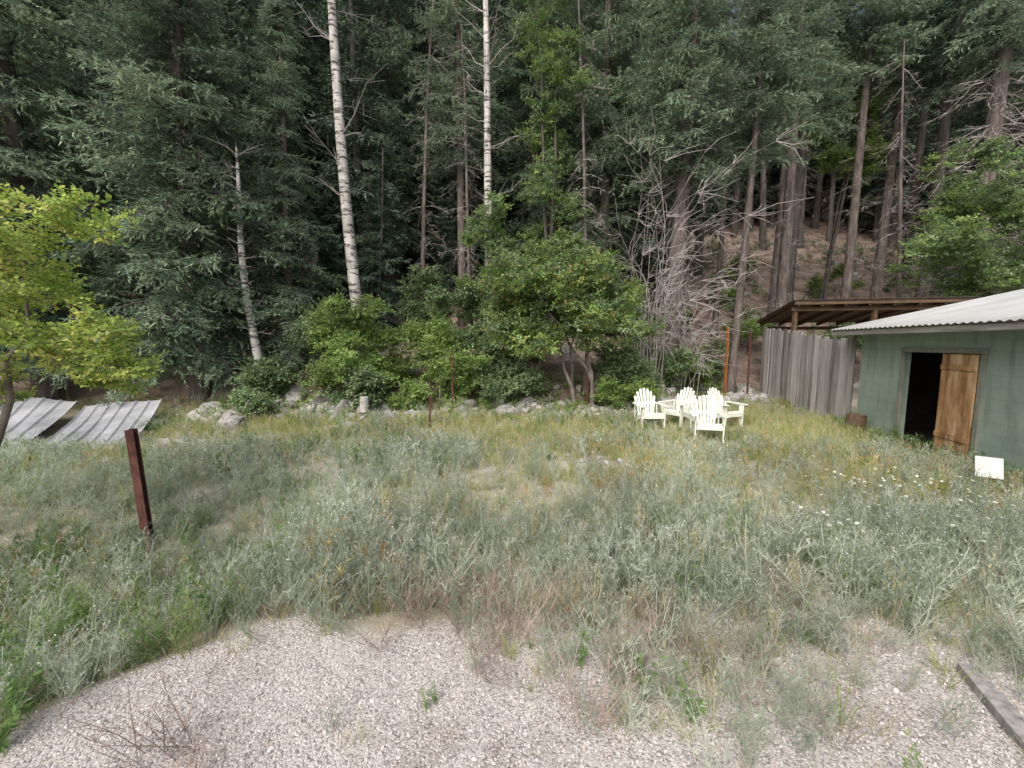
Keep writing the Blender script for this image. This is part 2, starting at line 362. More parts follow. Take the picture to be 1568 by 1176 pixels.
def tuft(mat,nb,h,wid=.006,seeds=0,mat2=None,spread=.5,lod=1):
    b=MB()
    for s_ in range(nb):
        a_=R(0,6.283); rr=R(0,.10); p=np.array([rr*math.cos(a_),rr*math.sin(a_),-.02]); d=np.array([math.cos(a_)*R(0,spread),math.sin(a_)*R(0,spread),1.]); H=h*R(.5,1.1); pts=[p]; K=3 if lod==1 else 2
        for k in range(K):
            d=d+np.array([math.cos(a_)*.16*k,math.sin(a_)*.16*k,-.09*k])+rv()*.05; pts.append(pts[-1]+d/np.linalg.norm(d)*H/K)
        b.ribbon(pts,wid,wid*.25,np.cross(d,rv()),mat)
    for s_ in range(seeds):
        a_=R(0,6.283); d=np.array([math.cos(a_)*R(0,.25),math.sin(a_)*R(0,.25),1.]); H=h*R(1.0,1.45); e=d*H+rv()*.03
        b.ribbon([np.zeros(3),e],.0035,.002,np.cross(d,rv()),mat2)
        for j in range(8):
            u=R(0,.28); q=e*(1-u); v_=rv()*.5+UP; b.tri(q,v_*R(.015,.035),.009,np.cross(v_,rv()),mat2)
    return b
def daisy():
    b=MB()
    for s_ in range(5):
        a_=R(0,6.283); d=np.array([math.cos(a_)*R(0,.35),math.sin(a_)*R(0,.35),1.]); H=R(.3,.5); e=d*H
        b.ribbon([np.zeros(3),d*H*.5+rv()*.02,e],.004,.003,np.cross(d,rv()),WG)
        nrm=UP+rv()*.6; nrm/=np.linalg.norm(nrm); t1=np.cross(nrm,[1,0,0]); t1/=np.linalg.norm(t1); t2=np.cross(nrm,t1)
        for j in range(8):
            an=j*6.283/8; dd=t1*math.cos(an)+t2*math.sin(an); sd=np.cross(dd,nrm)
            b.add([e+dd*.003-sd*.0015,e+dd*.003+sd*.0015,e+dd*.015+sd*.004,e+dd*.015-sd*.004],[(0,1,2,3)],WH)
        b.add([e+nrm*.003+(t1*math.cos(q)+t2*math.sin(q))*.005 for q in np.linspace(0,6.283,7)[:-1]],[(0,1,2,3,4,5)],YE)
        for j in range(6): v_=rv()*.6+UP*.4; b.tri(d*H*R(.1,.8),v_*.03,.006,np.cross(v_,rv()),WG)
    return b
def leafy():
    b=MB()
    for s_ in range(5):
        a_=R(0,6.283); d=np.array([math.cos(a_)*R(0,.5),math.sin(a_)*R(0,.5),1.]); H=R(.15,.4); b.ribbon([np.zeros(3),d*H],.006,.003,np.cross(d,rv()),WG)
        for j in range(14):
            v_=rv()+UP*.2; v_[2]*=.6; b.leaf(d*H*R(.1,1),v_,UP+rv()*.4,R(.03,.07),R(.012,.024),WG)
    return b
def protoset(lod):
    w=1 if lod==1 else 1.7; q=[]
    L1=lambda a,b_: a if lod==1 else b_
    for k in range(5): q.append(stalky(SG,SG,SG,L1(6,5),.55,.55,L1(9,6),.16,.007*w,0,.0075*w,L1(3,3),lod=lod))
    for k in range(3): q.append(tuft(GR,L1(28,18),.36,.007*w,lod=lod))
    for k in range(2): q.append(tuft(GR,L1(20,12),.30,.006*w,L1(9,6),ST,lod=lod))
    for k in range(2): q.append(stalky(WG,WG,WG,L1(7,5),.5,.4,L1(10,6),.12,.009*w,0,.005*w,L1(4,3),lod=lod))
    q.append(stalky(RU,RU,RU,5,.42,.3,L1(9,5),.06,.009*w,2,lod=lod,leafn=3))
    q.append(daisy())
    q.append(stalky(WG,WG,YE,5,.4,.4,L1(8,5),.08,.006*w,3,leafn=3,tips=.012,lod=lod))
    q.append(stalky(DR,DR,DR,9,.4,.9,9,.14,.003,0,leafn=2,wid=.005))
    q.append(leafy())
    q.append(tuft(ST,L1(24,14),.26,.006*w,0,None,.9,lod))
    q.append(stalky(SG,SG,WH,L1(6,5),.62,.45,L1(10,6),.14,.006*w,1,.0075*w,L1(3,3),tips=.008,lod=lod))
    return q
mpN=protoset(1); mpF=protoset(2); NP=len(mpN); mps=PS(mpN+mpF,ML)
# ------------------------------------------------------------------ meadow
def shedx(y): return 6.70+.212*y
INS=[]
def put(x,y,i,s,tilt=.15):
    INS.append(((x,y,float(hgt(x,y))),(R(-tilt,tilt),R(-tilt,tilt),R(0,6.283)),(s*R(.9,1.15),s*R(.9,1.15),s),i+(NP if y>6.5 else 0)))
chairs=[(3.48,10.15),(4.38,10.55),(5.50,10.35),(4.32,8.85)]
def blocked(x,y):
    if x>shedx(y)-.12 and 3<y<17: return True
    if 7.8<y<12 and abs(x-(-9.7-(y-8.0)*.7))<1.9: return True
    return False
cand=rng.uniform([-15,1.3],[12,14.6],(62000,2))
for x,y in cand:
    if blocked(x,y): continue
    y0=float(Y0(x))
    if y>y0+.2: continue
    if abs(x)>1.45*y+1.2: continue
    g=float(gravel_mask(x,y)); w1=float(wob(x,y,.9,4)); w2=float(wob(x,y,2.1,9)); rr=random.random()
    near=y<4.6; left=x<float(padedge(y))+.1 and y<4.5
    if left: dens=.6
    elif y<3.4:
        if x<-.3: dens=.008 if y<2.7 else .2+1.0*(y-2.7)
        else: dens=float(np.clip((x+.35)*.8,.02,1)*np.clip((y-1.6+.2*w2)*.8,0.03,.9))
        dens=max(0,dens)*(0.5+.7*(w2>-.2))
    elif y<5: dens=.55+.38*(w2>-.15)
    else: dens=(.74 if g<.35 else .2)
    dens*=.62 if y<8 else .8
    if 5<y<8: dens*=1.2 if w2>-.1 else .6
    if y>y0-1.5 and x<3: dens*=.6
    for cx,cy in chairs:
        if (x-cx)**2+(y-cy+.25)**2<.3: dens*=.35
    if rr>dens: continue
    u=random.random(); hs=.75+.3*float(wob(x,y,1.6,13))
    if x<float(padedge(y))+.2 and y<4.6:
        i_=random.choice([10,11,5,6,16,0,1,2,18]) if u<.85 else random.choice([12,17,15]); put(x,y,i_,R(.6,1.1)); continue
    if near:
        if w1>.15 and x<-0.3: ch=[0,1,2,5,10,11,18]
        else: ch=[0,1,2,3,4,18,18,0,1,5,16,17,8]
        if y<3.4: ch=ch+[15,17,17]
        if x<-.8 and u<.12: ch=[12,17,15]
        if x>2.2 and u<.03: ch=[13]
        put(x,y,random.choice(ch),R(.4,.85) if y<2.9 else R(.5,1.15)*(.75+.4*hs))
    elif y<8:
        if x<-.6: ch=[0,1,2,3,4,18,5,6,8,10,17,1,2] if w1>-.4 else [5,6,7,8,9,0,17]
        else: ch=[5,6,8,9,8,9,0,1,4,17,5,7,14,17] if w1<.3 else [0,1,2,18,5,8,9,17]
        if u<.04: ch=[12]
        if x>3.0 and u>.965: ch=[13]
        put(x,y,random.choice(ch),R(.45,1.0)*(.5+.6*hs))
    else:
        ch=[5,6,7,5,6,8,9,10,0,8,17,9] if w1>-.2 else [5,8,9,17,14,9,7,17]
        if u<.03: ch=[12,14]
        put(x,y,random.choice(ch),R(.45,1.0)*(.5+.45*hs)*(1 if y<11 else .75))
for cx,cy,nn_ in((4.4,4.3,9),(5.8,4.8,11),(3.1,3.9,6),(4.9,5.3,8)):
    for k in range(nn_): x=cx+random.gauss(0,.35); y=cy+random.gauss(0,.25); put(x,y,13,R(.9,1.2))
for k in range(22): put(random.gauss(-.2,.5),random.gauss(3.0,.2),15,R(.8,1.3))
for k in range(14): put(random.gauss(1.0,.5),random.gauss(2.45,.2),15,R(.7,1.1))
for k in range(3): put(R(-.6,.2),R(2.2,2.9),16,R(.3,.45))
for x,y,s in((-1.95,1.95,1.1),(-1.75,2.0,1.0),(-1.6,1.75,.9)): put(x,y,15,s)
for k in range(60):
    y=R(5.5,10.3); x=shedx(y)-R(.2,.7); put(x,y,random.choice([10,11,5,16]),R(.6,1.0))
for k in range(50): # weeds along the low metal roof
    y=R(7.6,8.2); x=R(-10.8,-7.4); put(x,y,random.choice([5,8,0,10,17]),R(.4,.75))
bake_obj('meadow_grass',mps,INS)
# pebbles
def pebble(k):
    import bmesh
    bm=bmesh.new(); bmesh.ops.create_icosphere(bm,subdivisions=1,radius=1)
    for v in bm.verts: v.co*=R(.7,1.2)
    me=bpy.data.meshes.new('pebble'); bm.to_mesh(me); bm.free(); me.materials.append(M['pebble']); return bpy.data.objects.new('pebble',me)
pc=coll('gravel_pebble',[pebble(k) for k in range(5)])
q=rng.uniform([-3.1,1.0],[5.5,4.0],(36000,2)); gmk=gravel_mask(q[:,0],q[:,1]); q=q[(rng.random(len(q))<gmk*(.3+.7*(q[:,1]<3.0)))&(np.abs(q[:,0])<1.5*q[:,1]+.6)]
N=len(q); s_=rng.uniform(.003,.0075,N)*(1+.9*(rng.random(N)<.06))
S3=np.stack([s_*rng.uniform(.8,1.3,N),s_*rng.uniform(.8,1.2,N),s_*rng.uniform(.5,.8,N)],-1)
scatter('gravel',np.stack([q[:,0],q[:,1],hgt(q[:,0],q[:,1])+.002],-1),rng.uniform(0,6.28,(N,3))*[.1,.1,1],S3,rng.integers(0,5,N),pc)
# rocks
def rock(k):
    import bmesh
    bm=bmesh.new(); bmesh.ops.create_icosphere(bm,subdivisions=3,radius=1)
    pl=[(Vector(rv()),R(.55,.85)) for _ in range(9)]
    for v in bm.verts:
        for nn_,dd in pl:
            t=v.co.dot(nn_)
            if t>dd: v.co-=nn_*(t-dd)
        v.co*=1+R(-.02,.02)
    me=bpy.data.meshes.new('rock'); bm.to_mesh(me); bm.free(); me.materials.append(M['rock']); return bpy.data.objects.new('rock',me)
rc=coll('field_rock',[rock(k) for k in range(6)])
P=[];Rr=[];S=[];I=[]
def rk(x,y,s): P.append((x,y,float(hgt(x,y))+s*.25));Rr.append((R(0,1),R(0,1),R(0,6.28)));S.append((s*R(.8,1.4),s*R(.7,1.1),s*R(.5,.9)));I.append(random.randint(0,5))
def rcl(n_,x0,x1,dy,sy,smin,smax):
    for k in range(n_):
        cx=R(x0,x1); cy=float(Y0(cx))+dy+random.gauss(0,sy)
        for j in range(random.randint(1,8)):
            s=R(smin,smax)*(1+1.2*(random.random()<.1)); rk(cx+random.gauss(0,.3),cy+random.gauss(0,.22),s)
rcl(52,-5,2.8,-.8,.55,.06,.17); rcl(46,-8.5,-4.8,-.9,.8,.07,.22); rcl(44,2,10,-.9,.7,.06,.20)
for k in range(260): x=R(-20,30); y=R(15,38); rk(x,y,R(.08,.45))
for k in range(30): rk(1.2+random.gauss(0,.5),6.8+random.gauss(0,.3),R(.03,.09))
for k in range(30): rk(random.gauss(-7,1.5),8.4+random.gauss(0,.5),R(.03,.10))
scatter('rocks',P,Rr,S,I,rc)
# ------------------------------------------------------------------ conifers
def fir_points(x,y,zb,H,z0,rmax,out,lean=(0,0),dens=1.,npro=5,bottom=.75,dz=.33):
    z=z0
    while z<H-.3:
        f=(z-z0)/(H-z0); rad=rmax*(1-f)**.75*(bottom+(1-bottom)*min(1,f*5))
        nb=random.randint(5,7)
        for k in range(nb):
            if random.random()>dens: continue
            L=max(.35,rad*R(.5,1.18)); yaw=R(0,6.283); pit=math.radians(18-34*f+R(-16,16))
            zz=z+R(-.2,.2); out.append(((x+lean[0]*zz/H,y+lean[1]*zz/H,zb+zz),(R(-.45,.45),pit,yaw),(L/2,max(L/2,.7)*R(.8,1.15),max(L/2,.7)),random.randrange(npro)))
        z+=dz+.12*R(0,1)
def dead_points(x,y,zb,za,zc,r,out,n_,lean=(0,0),H=20,np_=6,i0=0):
    for k in range(n_):
        z=R(za,zc); s=r*R(.4,1.1)
        out.append(((x+lean[0]*z/H,y+lean[1]*z/H,zb+z),(R(-1,1),R(-.25,.6),R(0,6.283)),(s,s,s),i0+random.randrange(np_)))
def trunk(mb,x,y,zb,H,r,lean=(0,0),sides=10,mi=0):
    pts=[];rad=[]; ph=R(0,6)
    for k in range(12):
        t=k/11; z=H*t-.3*(k==0)
        pts.append((x+lean[0]*t+.06*math.sin(ph+t*5),y+lean[1]*t+.06*math.cos(ph+t*4),zb+z)); rad.append(r*(1-t)**.8*(1.35 if k==0 else 1)+.015)
    mb.tube(pts,rad,sides,mi)
def unzip(o): return [a[0] for a in o],[a[1] for a in o],[a[2] for a in o],[a[3] for a in o]
hero_xy=[]; hmats=[M['needle'],M['needle2'],M['bark_far'],M['twig_dark'],M['twig']]
def hero_fir(x,y,H,z0,rmax,r,lean=(0,0),dens=1.,deadz=None,nd=0,name='fir_tree',dz=.33,light=False):
    hero_xy.append((x,y))
    zb=float(hgt(x,y)); mb=MB(); trunk(mb,x,y,zb,H,r,lean); ob=mb.obj(name,[M['bark']],True)
    o=[]; fir_points(x,y,zb,H,z0,rmax,o,lean,dens,6,dz=dz)
    if nd: dead_points(x,y,zb,deadz[0],deadz[1],deadz[2],o,nd,lean,H,4 if light else 6,10 if light else 6)
    link(bpy.data.objects.new('boughs',bake('boughs',hb+hd,o,hmats)),ob)
    return ob
hero_fir(-10.0,13.0,20,1.2,3.6,.22,dz=.22)
hero_fir(-14.6,12.6,21,1.5,4.2,.28,dz=.26)
hero_fir(-7.7,14.4,13,1.0,2.5,.15,dz=.22)
hero_fir(-18.5,15.5,22,1.5,4.3,.3)
hero_fir(-11.6,17.5,22,3,4.0,.3)
hero_fir(-5.9,20,25,3.5,3.4,.24,deadz=(1,5,1),nd=24)
hero_fir(6.0,15.3,21,7.8,3.0,.34,(.5,0),deadz=(1.2,8.5,1.2),nd=60,dz=.24)
hero_fir(8.6,15.9,21,9.0,2.5,.15,(.8,0),deadz=(3,9,.8),nd=14,dz=.26)
hero_fir(11.9,18.2,23,11.0,3.0,.25,deadz=(2,11,.9),nd=46)
hero_fir(14.2,22.5,25,12,2.8,.24,(.8,0),deadz=(1.5,13,.9),nd=60)
hero_fir(20.8,23.5,25,13,3,.26,(.6,0),deadz=(1.5,13,1),nd=60)
hero_fir(20.2,18.2,25,13,3,.40,(.5,0),deadz=(2,13,1.6),nd=150,light=True)
hero_fir(24.2,19.5,25,12,3,.30,(.8,0),deadz=(2,13,1.4),nd=120,light=True)
hero_fir(16.9,21.0,25,13,3,.22,(.6,0),deadz=(1.5,13,1),nd=60)
hero_fir(-2.1,18,21,7,2.6,.18,(-.3,0),deadz=(1,9,.9),nd=34)
hero_fir(1.2,20.5,24,5,3.2,.26,deadz=(1,9,1),nd=34)
hero_fir(4.2,19.0,22,3,3.4,.26,deadz=(1,6,1),nd=24)
for x,y,H,r,lx in((-3.9,17.4,15,.09,.9),(3.0,16.4,13,.08,-.5),(10.6,21.5,17,.13,.6),(17.6,18.6,14,.10,-.9),(22.0,17.4,15,.11,.7),(-1.6,16.9,12,.07,-.4)):
    hero_fir(x,y,H,H,1,r,(lx,0),deadz=(1.5,H*.95,.8),nd=70,name='dead_snag',light=True)
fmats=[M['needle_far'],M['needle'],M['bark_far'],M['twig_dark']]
def far_tree(H,z0,rmax,nd,dz=.5):
    mb=MB(); trunk(mb,0,0,0,H,H*.0115,(R(-.5,.5),R(-.4,.4)),7)
    o=[]; fir_points(0,0,0,H,z0,rmax,o,(0,0),.95,5,.85,dz)
    if nd: dead_points(0,0,0,1,z0+1,1.2,o,nd,(0,0),H,3,5)
    return bpy.data.objects.new('t',bake('conifer',far_b+far_dead,o,fmats,mb,2))
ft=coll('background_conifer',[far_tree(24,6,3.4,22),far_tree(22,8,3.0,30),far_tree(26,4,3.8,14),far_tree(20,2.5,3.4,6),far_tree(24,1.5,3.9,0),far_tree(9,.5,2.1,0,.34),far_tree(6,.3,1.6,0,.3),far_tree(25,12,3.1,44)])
placed=[];PT=[]; tries=0
while len(placed)<450 and tries<30000:
    tries+=1
    x=R(-75,80); y=R(17.5,80)
    if abs(x)>1.5*y+6: continue
    right=5<x<36 and .40*y<x<1.08*y
    if right and y<38 and random.random()<.93: continue
    if y<20 and -6<x<6: continue
    if any((x-a)**2+(y-b)**2<(2.3 if y<40 else 3.0)**2 for a,b in placed): continue
    if any((x-a)**2+(y-b)**2<3 for a,b in hero_xy): continue
    placed.append((x,y)); s=R(.9,1.18) if y<45 else R(1,1.3)
    if right: k=random.choice([7,7,1,7]) if y<45 else random.choice([0,1,2,3])
    elif y<24: k=random.choice([0,3,2,5,6,5,3])
    else: k=random.choice([0,1,2,3,4,2,3,5])
    PT.append(((x,y,float(hgt(x,y))-.1),(R(-.03,.03),R(-.03,.03),R(0,6.28)),(s*R(.95,1.1),s*R(.95,1.1),s),k))
for k in range(60):
    x=R(-22,5); y=R(15.5,30)
    if any((x-a)**2+(y-b)**2<2 for a,b in placed+hero_xy): continue
    s=R(.5,1.0); placed.append((x,y)); PT.append(((x,y,float(hgt(x,y))-.1),(0,0,R(0,6.28)),(s,s,s),random.choice([5,6])))
scatter('distant_forest',*unzip(PT),ft)
# ------------------------------------------------------------------ broadleaf
def broadleaf(name,bx,by,clumps,col,npc,r0,ntr=3,mat='stem',csc=1.,scl=(.8,1.3),npro=5,crook=.15):
    zb=float(hgt(bx,by)); mb=MB(); nodes=[]; rads=[]
    cm=np.array([c[:3] for c in clumps]).mean(0)
    for k in range(ntr):
        tgt=np.array(random.choice(clumps)[:3])*.5+cm*.5; b0=np.array([bx+R(-.15,.15)*ntr,by+R(-.15,.15)*ntr,zb-.1]); pts=[]; rad=[]
        for j in range(9):
            t=j/8; p_=b0*(1-t)+tgt*t; p_[2]=b0[2]+(tgt[2]-b0[2])*t**.85; p_+=rv()*crook*(t>0)*.5; pts.append(p_); rad.append(r0*(1-.75*t)*R(.9,1.1))
        mb.tube(pts,rad,7,0)
        for a_,r_ in zip(pts[2:],rad[2:]): nodes.append(a_); rads.append(r_)
    att=[]
    for c in clumps:
        for k in range(npc):
            v_=rv()*(R(0,1)**.45); att.append(np.array(c[:3])+v_*np.array(c[3:]))
    att.sort(key=lambda a_:np.linalg.norm(a_-cm)); out=[]
    NA=np.array(nodes)
    for a_ in att:
        dd=np.linalg.norm(NA-a_,axis=1)+.5*np.maximum(0,NA[:,2]-a_[2]); i_=int(dd.argmin()); s0=NA[i_]; L=np.linalg.norm(a_-s0)
        r1=min(rads[i_]*.6,.006+.012*L); m1=s0*.66+a_*.34+rv()*.08*L+UP*.08*L; m2=s0*.33+a_*.67+rv()*.07*L+UP*.06*L
        mb.tube([s0,m1,m2,a_],[r1,r1*.8,r1*.6,.004],3,0,False)
        NA=np.vstack([NA,m1,m2,a_]); rads+= [r1*.8,r1*.6,.006]
        s_=R(*scl)*csc; out.append((tuple(a_),(R(-.6,.6),R(-.6,.6),R(0,6.28)),(s_,s_,s_*.85),random.randrange(npro)))
        out.append((tuple(m2+rv()*.06),(R(-.6,.6),R(-.6,.6),R(0,6.28)),(s_*.8,)*3,random.randrange(npro)))
    ob=mb.obj(name,[M[mat]],True); bake_obj('leaves',col,out,parent=ob); return ob
def clumpset(c,r,n_,cr):
    out=[]
    for k in range(n_):
        v_=rv()*R(.45,1.0); s=R(.7,1.25)*cr
        out.append((c[0]+v_[0]*r[0],c[1]+v_[1]*r[1],c[2]+v_[2]*r[2],s,s,s*.75))
    return out
broadleaf('serviceberry_tree',2.3,12.9,clumpset((1.75,12.5,3.25),(2.8,1.5,2.0),46,.72),lc_red,19,.07,5)
def shrub(x,y,w,h,col,name='shrub',n_=9,dn=16,cr=.5):
    z=float(hgt(x,y)); return broadleaf(name,x,y,clumpset((x,y,z+h*.5),(w*.45,w*.35,h*.45),n_,cr*min(1,w/2)),col,dn,.025,5,scl=(.7,1.15))
shrub(-5.0,12.6,3.0,3.4,lc_green,n_=20); shrub(-3.9,13.2,2.4,2.4,lc_green,n_=12); shrub(-6.4,13.5,2.2,2.6,lc_dark,n_=12)
shrub(-2.0,12.9,2.7,2.4,lc_green,n_=15); shrub(-.9,13.6,2.4,2.2,lc_dark,n_=13); shrub(-3.0,11.9,1.1,1.0,lc_green,n_=5)
shrub(-4.6,11.8,1.5,1.2,lc_dark,n_=7); shrub(-7.6,12.6,1.8,1.6,lc_dark); shrub(-.1,12.6,2.2,1.2,lc_dark,n_=9)
shrub(3.9,13.4,2.6,1.5,lc_dark,n_=12); shrub(3.3,12.3,2.0,.9,lc_green,n_=7); shrub(6.5,15.6,2.6,1.9,lc_green,n_=12); shrub(5.0,14.6,2.2,1.7,lc_dark,n_=12)
shrub(-3.4,16.0,2.8,3.6,lc_dark,n_=16); shrub(8.4,17.4,2.6,1.8,lc_dark); shrub(-7.0,11.0,1.1,.7,lc_dark,n_=5)
shrub(-1.2,16,3,2.6,lc_dark,n_=12); shrub(4.5,17.5,3,2.4,lc_dark,n_=12)
shrub(11.6,20,3,1.6,lc_green); shrub(15,19.5,3.2,1.8,lc_dark); shrub(18,20.5,3.4,2.2,lc_green); shrub(13.6,26,3.0,2,lc_green)
shrub(21,27,3.5,2.4,lc_green); shrub(16.5,30,3.0,2,lc_green); shrub(8.6,22,3,2.2,lc_green)
broadleaf('alder_tree',1.7,17.0,[(1.6+R(-.9,.9),16.8+R(-.7,.7),z,.85,.7,.65) for z in np.linspace(5.0,19,26)],lc_mix,20,.10,2,'bark_far')
broadleaf('alder_tree',-.4,15.0,[(-.4+R(-1.0,1.0),15.0+R(-.6,.6),z,.65,.6,.5) for z in np.linspace(3.2,6.8,12)],lc_mix,18,.05,2,'bark_far')
broadleaf('alder_tree',17.6,16.8,clumpset((18.2,15.6,6.2),(3.5,2.0,3.1),44,.9),lc_mix,22,.10,4,'bark_far')
broadleaf('maple_tree',19,25,clumpset((19.0,24.5,14.5),(1.8,1.6,3.6),22,.9),lc_green,18,.10,2,'bark_far',csc=1.4)
broadleaf('maple_tree',14,31,clumpset((14,32,19),(2.5,2,5),20,1.1),lc_green,16,.10,2,'bark_far',csc=1.6)
broadleaf('cherry_tree',-6.3,3.9,clumpset((-5.5,4.1,2.75),(1.5,.8,1.2),28,.36)+[(-4.0,4.0,3.35,.35,.3,.2),(-3.9,3.8,2.3,.35,.3,.2),(-4.1,4.1,1.8,.35,.3,.2),(-3.7,3.9,1.95,.25,.2,.15)],lc_yel,13,.06,3,scl=(.6,1.0))
P=[]
for k in range(1200):
    x=R(-30,34); y=R(14,42)
    if y<float(Y0(x))+1.0: continue
    if float(wob(x,y,.5,6))<.0 and random.random()<.75: continue
    if 7<x<26 and random.random()<.5: continue
    z=float(hgt(x,y))
    for j in range(random.randint(2,7)): s=R(.8,1.6); P.append(((x+R(-.5,.5),y+R(-.5,.5),z+R(.05,.6)),(R(-.5,.5),R(-.5,.5),R(0,6.28)),(s,s,s),random.randrange(5)))
bake_obj('understory_plants',lc_dark,P)
P=[]
for k in range(460):
    x=R(-9,9.5); y=float(Y0(x))+random.gauss(.1,.9); s=R(.4,1.1)
    P.append(((x,y,float(hgt(x,y))+R(0,.25)),(R(-.5,.5),R(-.5,.5),R(0,6.28)),(s,s,s),random.randrange(5)))
bake_obj('bank_plants',lc_green,P)
P=[]
for k in range(700):
    x=R(-25,32); y=R(14,38); s=R(.4,1.4); P.append(((x,y,float(hgt(x,y))+.05),(R(-3,3),R(-.3,.1),R(0,6.28)),(s,s,s),random.randrange(5)))
bake_obj('fallen_branches',PDead,P)
def aspen(x,y,H,r,lean,name='aspen_tree'):
    zb=float(hgt(x,y)); mb=MB(); pts=[];rad=[]; ph=R(0,6)
    for k in range(22):
        t=k/21; pts.append((x+lean*t+.07*math.sin(ph+t*7),y+.08*math.sin(t*5+ph),zb-.2+H*t)); rad.append(r*(1-t)**.7*(1.2 if k==0 else 1)+.02)
    mb.tube(pts,rad,12,0)
    for k in range(44):
        t=R(.3,.98); i_=int(t*21); q=np.array(pts[i_]); a_=R(0,6.28); d=np.array([math.cos(a_),math.sin(a_),R(.1,.9)]); L=R(.5,1.7)*H/20
        p1=q+d*L*.4; p2=p1+(d+rv()*.5)*L*.35; p3=p2+(d+rv()*.6+UP*.3)*L*.3; mb.tube([q,p1,p2,p3],[.020,.013,.009,.004],4,1,False)
        for j in range(3): e=d+rv()*.9; mb.tube([p1 if j else p2,(p1 if j else p2)+e*L*.3],[.008,.003],3,1,False)
    return mb.obj(name,[M['aspen'],M['twig']],True)
aspen(-5.35,14.6,21,.20,-1.1); aspen(-.72,16.2,20,.16,-.5); aspen(-8.1,12.9,8,.13,-.3)
def dead_thicket(x,y,n_,h,sp,mat='twig',zs=0):
    zb=float(hgt(x,y)); mb=MB()
    for k in range(n_):
        p_=np.array([x+R(-.6,.6),y+R(-.4,.4),zb]); a_=R(0,6.28); d=np.array([math.cos(a_)*sp*R(.1,1),math.sin(a_)*sp*R(.1,1),1.]); L=h*R(.55,1.1); pts=[p_]
        for j in range(8): d=d+rv()*.17+np.array([math.cos(a_)*.05*j*sp,math.sin(a_)*.05*j*sp,-.05*j*(j>3)]); d/=np.linalg.norm(d); pts.append(pts[-1]+d*L/8)
        mb.tube(pts,[.015-.0014*j for j in range(9)],4,0,False)
        for j in range(20):
            i_=random.randint(3,8); e=d+rv()*1.1; l_=R(.2,.8); mb.tube([pts[i_],pts[i_]+e*l_*.5,pts[i_]+(e+rv()*.4)*l_],[.010,.008,.004],3,0,False)
    return mb.obj('dead_shrub',[M[mat]],True)
dead_thicket(4.8,14.4,28,8.3,.26); dead_thicket(6.2,14.8,10,4.6,.3); dead_thicket(.9,14.6,8,4,.5,'twig_dark')
def dry_weed(x,y,h):
    me=stalky(0,1,2,7,h,.7,16,.16,.008,3,wid=.010,leafn=5,tips=.014).mesh('dry_thistle',[M['sage'],M['straw'],M['white']]); o=bpy.data.objects.new('dry_thistle',me); link(o); o.location=(x,y,float(hgt(x,y)))
dry_weed(-4.75,6.2,1.35); dry_weed(-5.1,6.4,1.1)
# ------------------------------------------------------------------ shed
def wall_extra(n,l,tc,col):
    sx=n.new('ShaderNodeSeparateXYZ'); l.new(tc.outputs['Object'],sx.inputs[0])
    a=n.new('ShaderNodeMath'); a.operation='MULTIPLY'; l.new(sx.outputs[2],a.inputs[0]); a.inputs[1].default_value=1/.2
    f=n.new('ShaderNodeMath'); f.operation='FRACT'; l.new(a.outputs[0],f.inputs[0])
    r=ramp(n,[(0,(.45,.45,.45)),(.035,(.92,.92,.92)),(.06,(1,1,1))]); l.new(f.outputs[0],r.inputs[0])
    mx=n.new('ShaderNodeMix'); mx.data_type='RGBA'; mx.blend_type='MULTIPLY'; mx.inputs[0].default_value=.5; l.new(col,mx.inputs[6]); l.new(r.outputs[0],mx.inputs[7])
    mp=n.new('ShaderNodeMapping'); mp.inputs['Scale'].default_value=(5,5,.7); l.new(tc.outputs['Object'],mp.inputs[0])
    nz=n.new('ShaderNodeTexNoise'); nz.inputs['Scale'].default_value=1; nz.inputs['Detail'].default_value=7; l.new(mp.outputs[0],nz.inputs[0])
    r2=ramp(n,[(.3,(.62,.62,.6)),(.5,(1,1,1)),(.72,(1.0,1.0,1.0)),(.8,(.8,.82,.75))]); l.new(nz.outputs[0],r2.inputs[0])
    m2=n.new('ShaderNodeMix'); m2.data_type='RGBA'; m2.blend_type='MULTIPLY'; m2.inputs[0].default_value=.7; l.new(mx.outputs[2],m2.inputs[6]); l.new(r2.outputs[0],m2.inputs[7])
    return m2.outputs[2]
M['greenwall']=surf('green_painted_siding',[(.3,(.265,.345,.295)),(.6,(.34,.42,.36)),(.8,(.39,.455,.40))],(2,2,2),6,.75,.15,extra=wall_extra)
M['oldwood']=surf('weathered_grey_boards',[(.2,(.13,.12,.115)),(.5,(.36,.34,.33)),(.75,(.58,.55,.54))],(14,14,.9),7,.9,.5,.01,island=.45)
M['oldwoodh']=surf('weathered_fascia',[(.25,(.12,.11,.10)),(.5,(.30,.28,.26)),(.75,(.45,.42,.40))],(1.2,14,14),7,.9,.5,.01)
M['doorwood']=surf('raw_plywood_door',[(.3,(.10,.05,.025)),(.42,(.30,.155,.07)),(.55,(.50,.31,.16)),(.7,(.66,.52,.36))],(5,5,1.1),8,.75,.3,.01,island=.15)
M['dark']=surf('shade_toned_interior_wood',[(.3,(.02,.016,.013)),(.7,(.06,.05,.04))],(3,3,3),4,.9,0)  # near-black wood: the darkness inside the shed is put into the colour
M['tin']=surf('galvanised_roofing',[(.25,(.40,.40,.39)),(.5,(.58,.59,.58)),(.75,(.70,.71,.70))],(1.2,.5,1),7,.45,0,metal=.25)
M['tin2']=surf('grey_metal_sheet',[(.25,(.20,.20,.21)),(.45,(.38,.39,.41)),(.75,(.58,.59,.61))],(1.6,1.0,1),8,.5,0,metal=.2)
M['tar']=surf('tar_paper_roof',[(.3,(.03,.028,.025)),(.7,(.09,.08,.07))],(3,3,3),4,.9,.2)
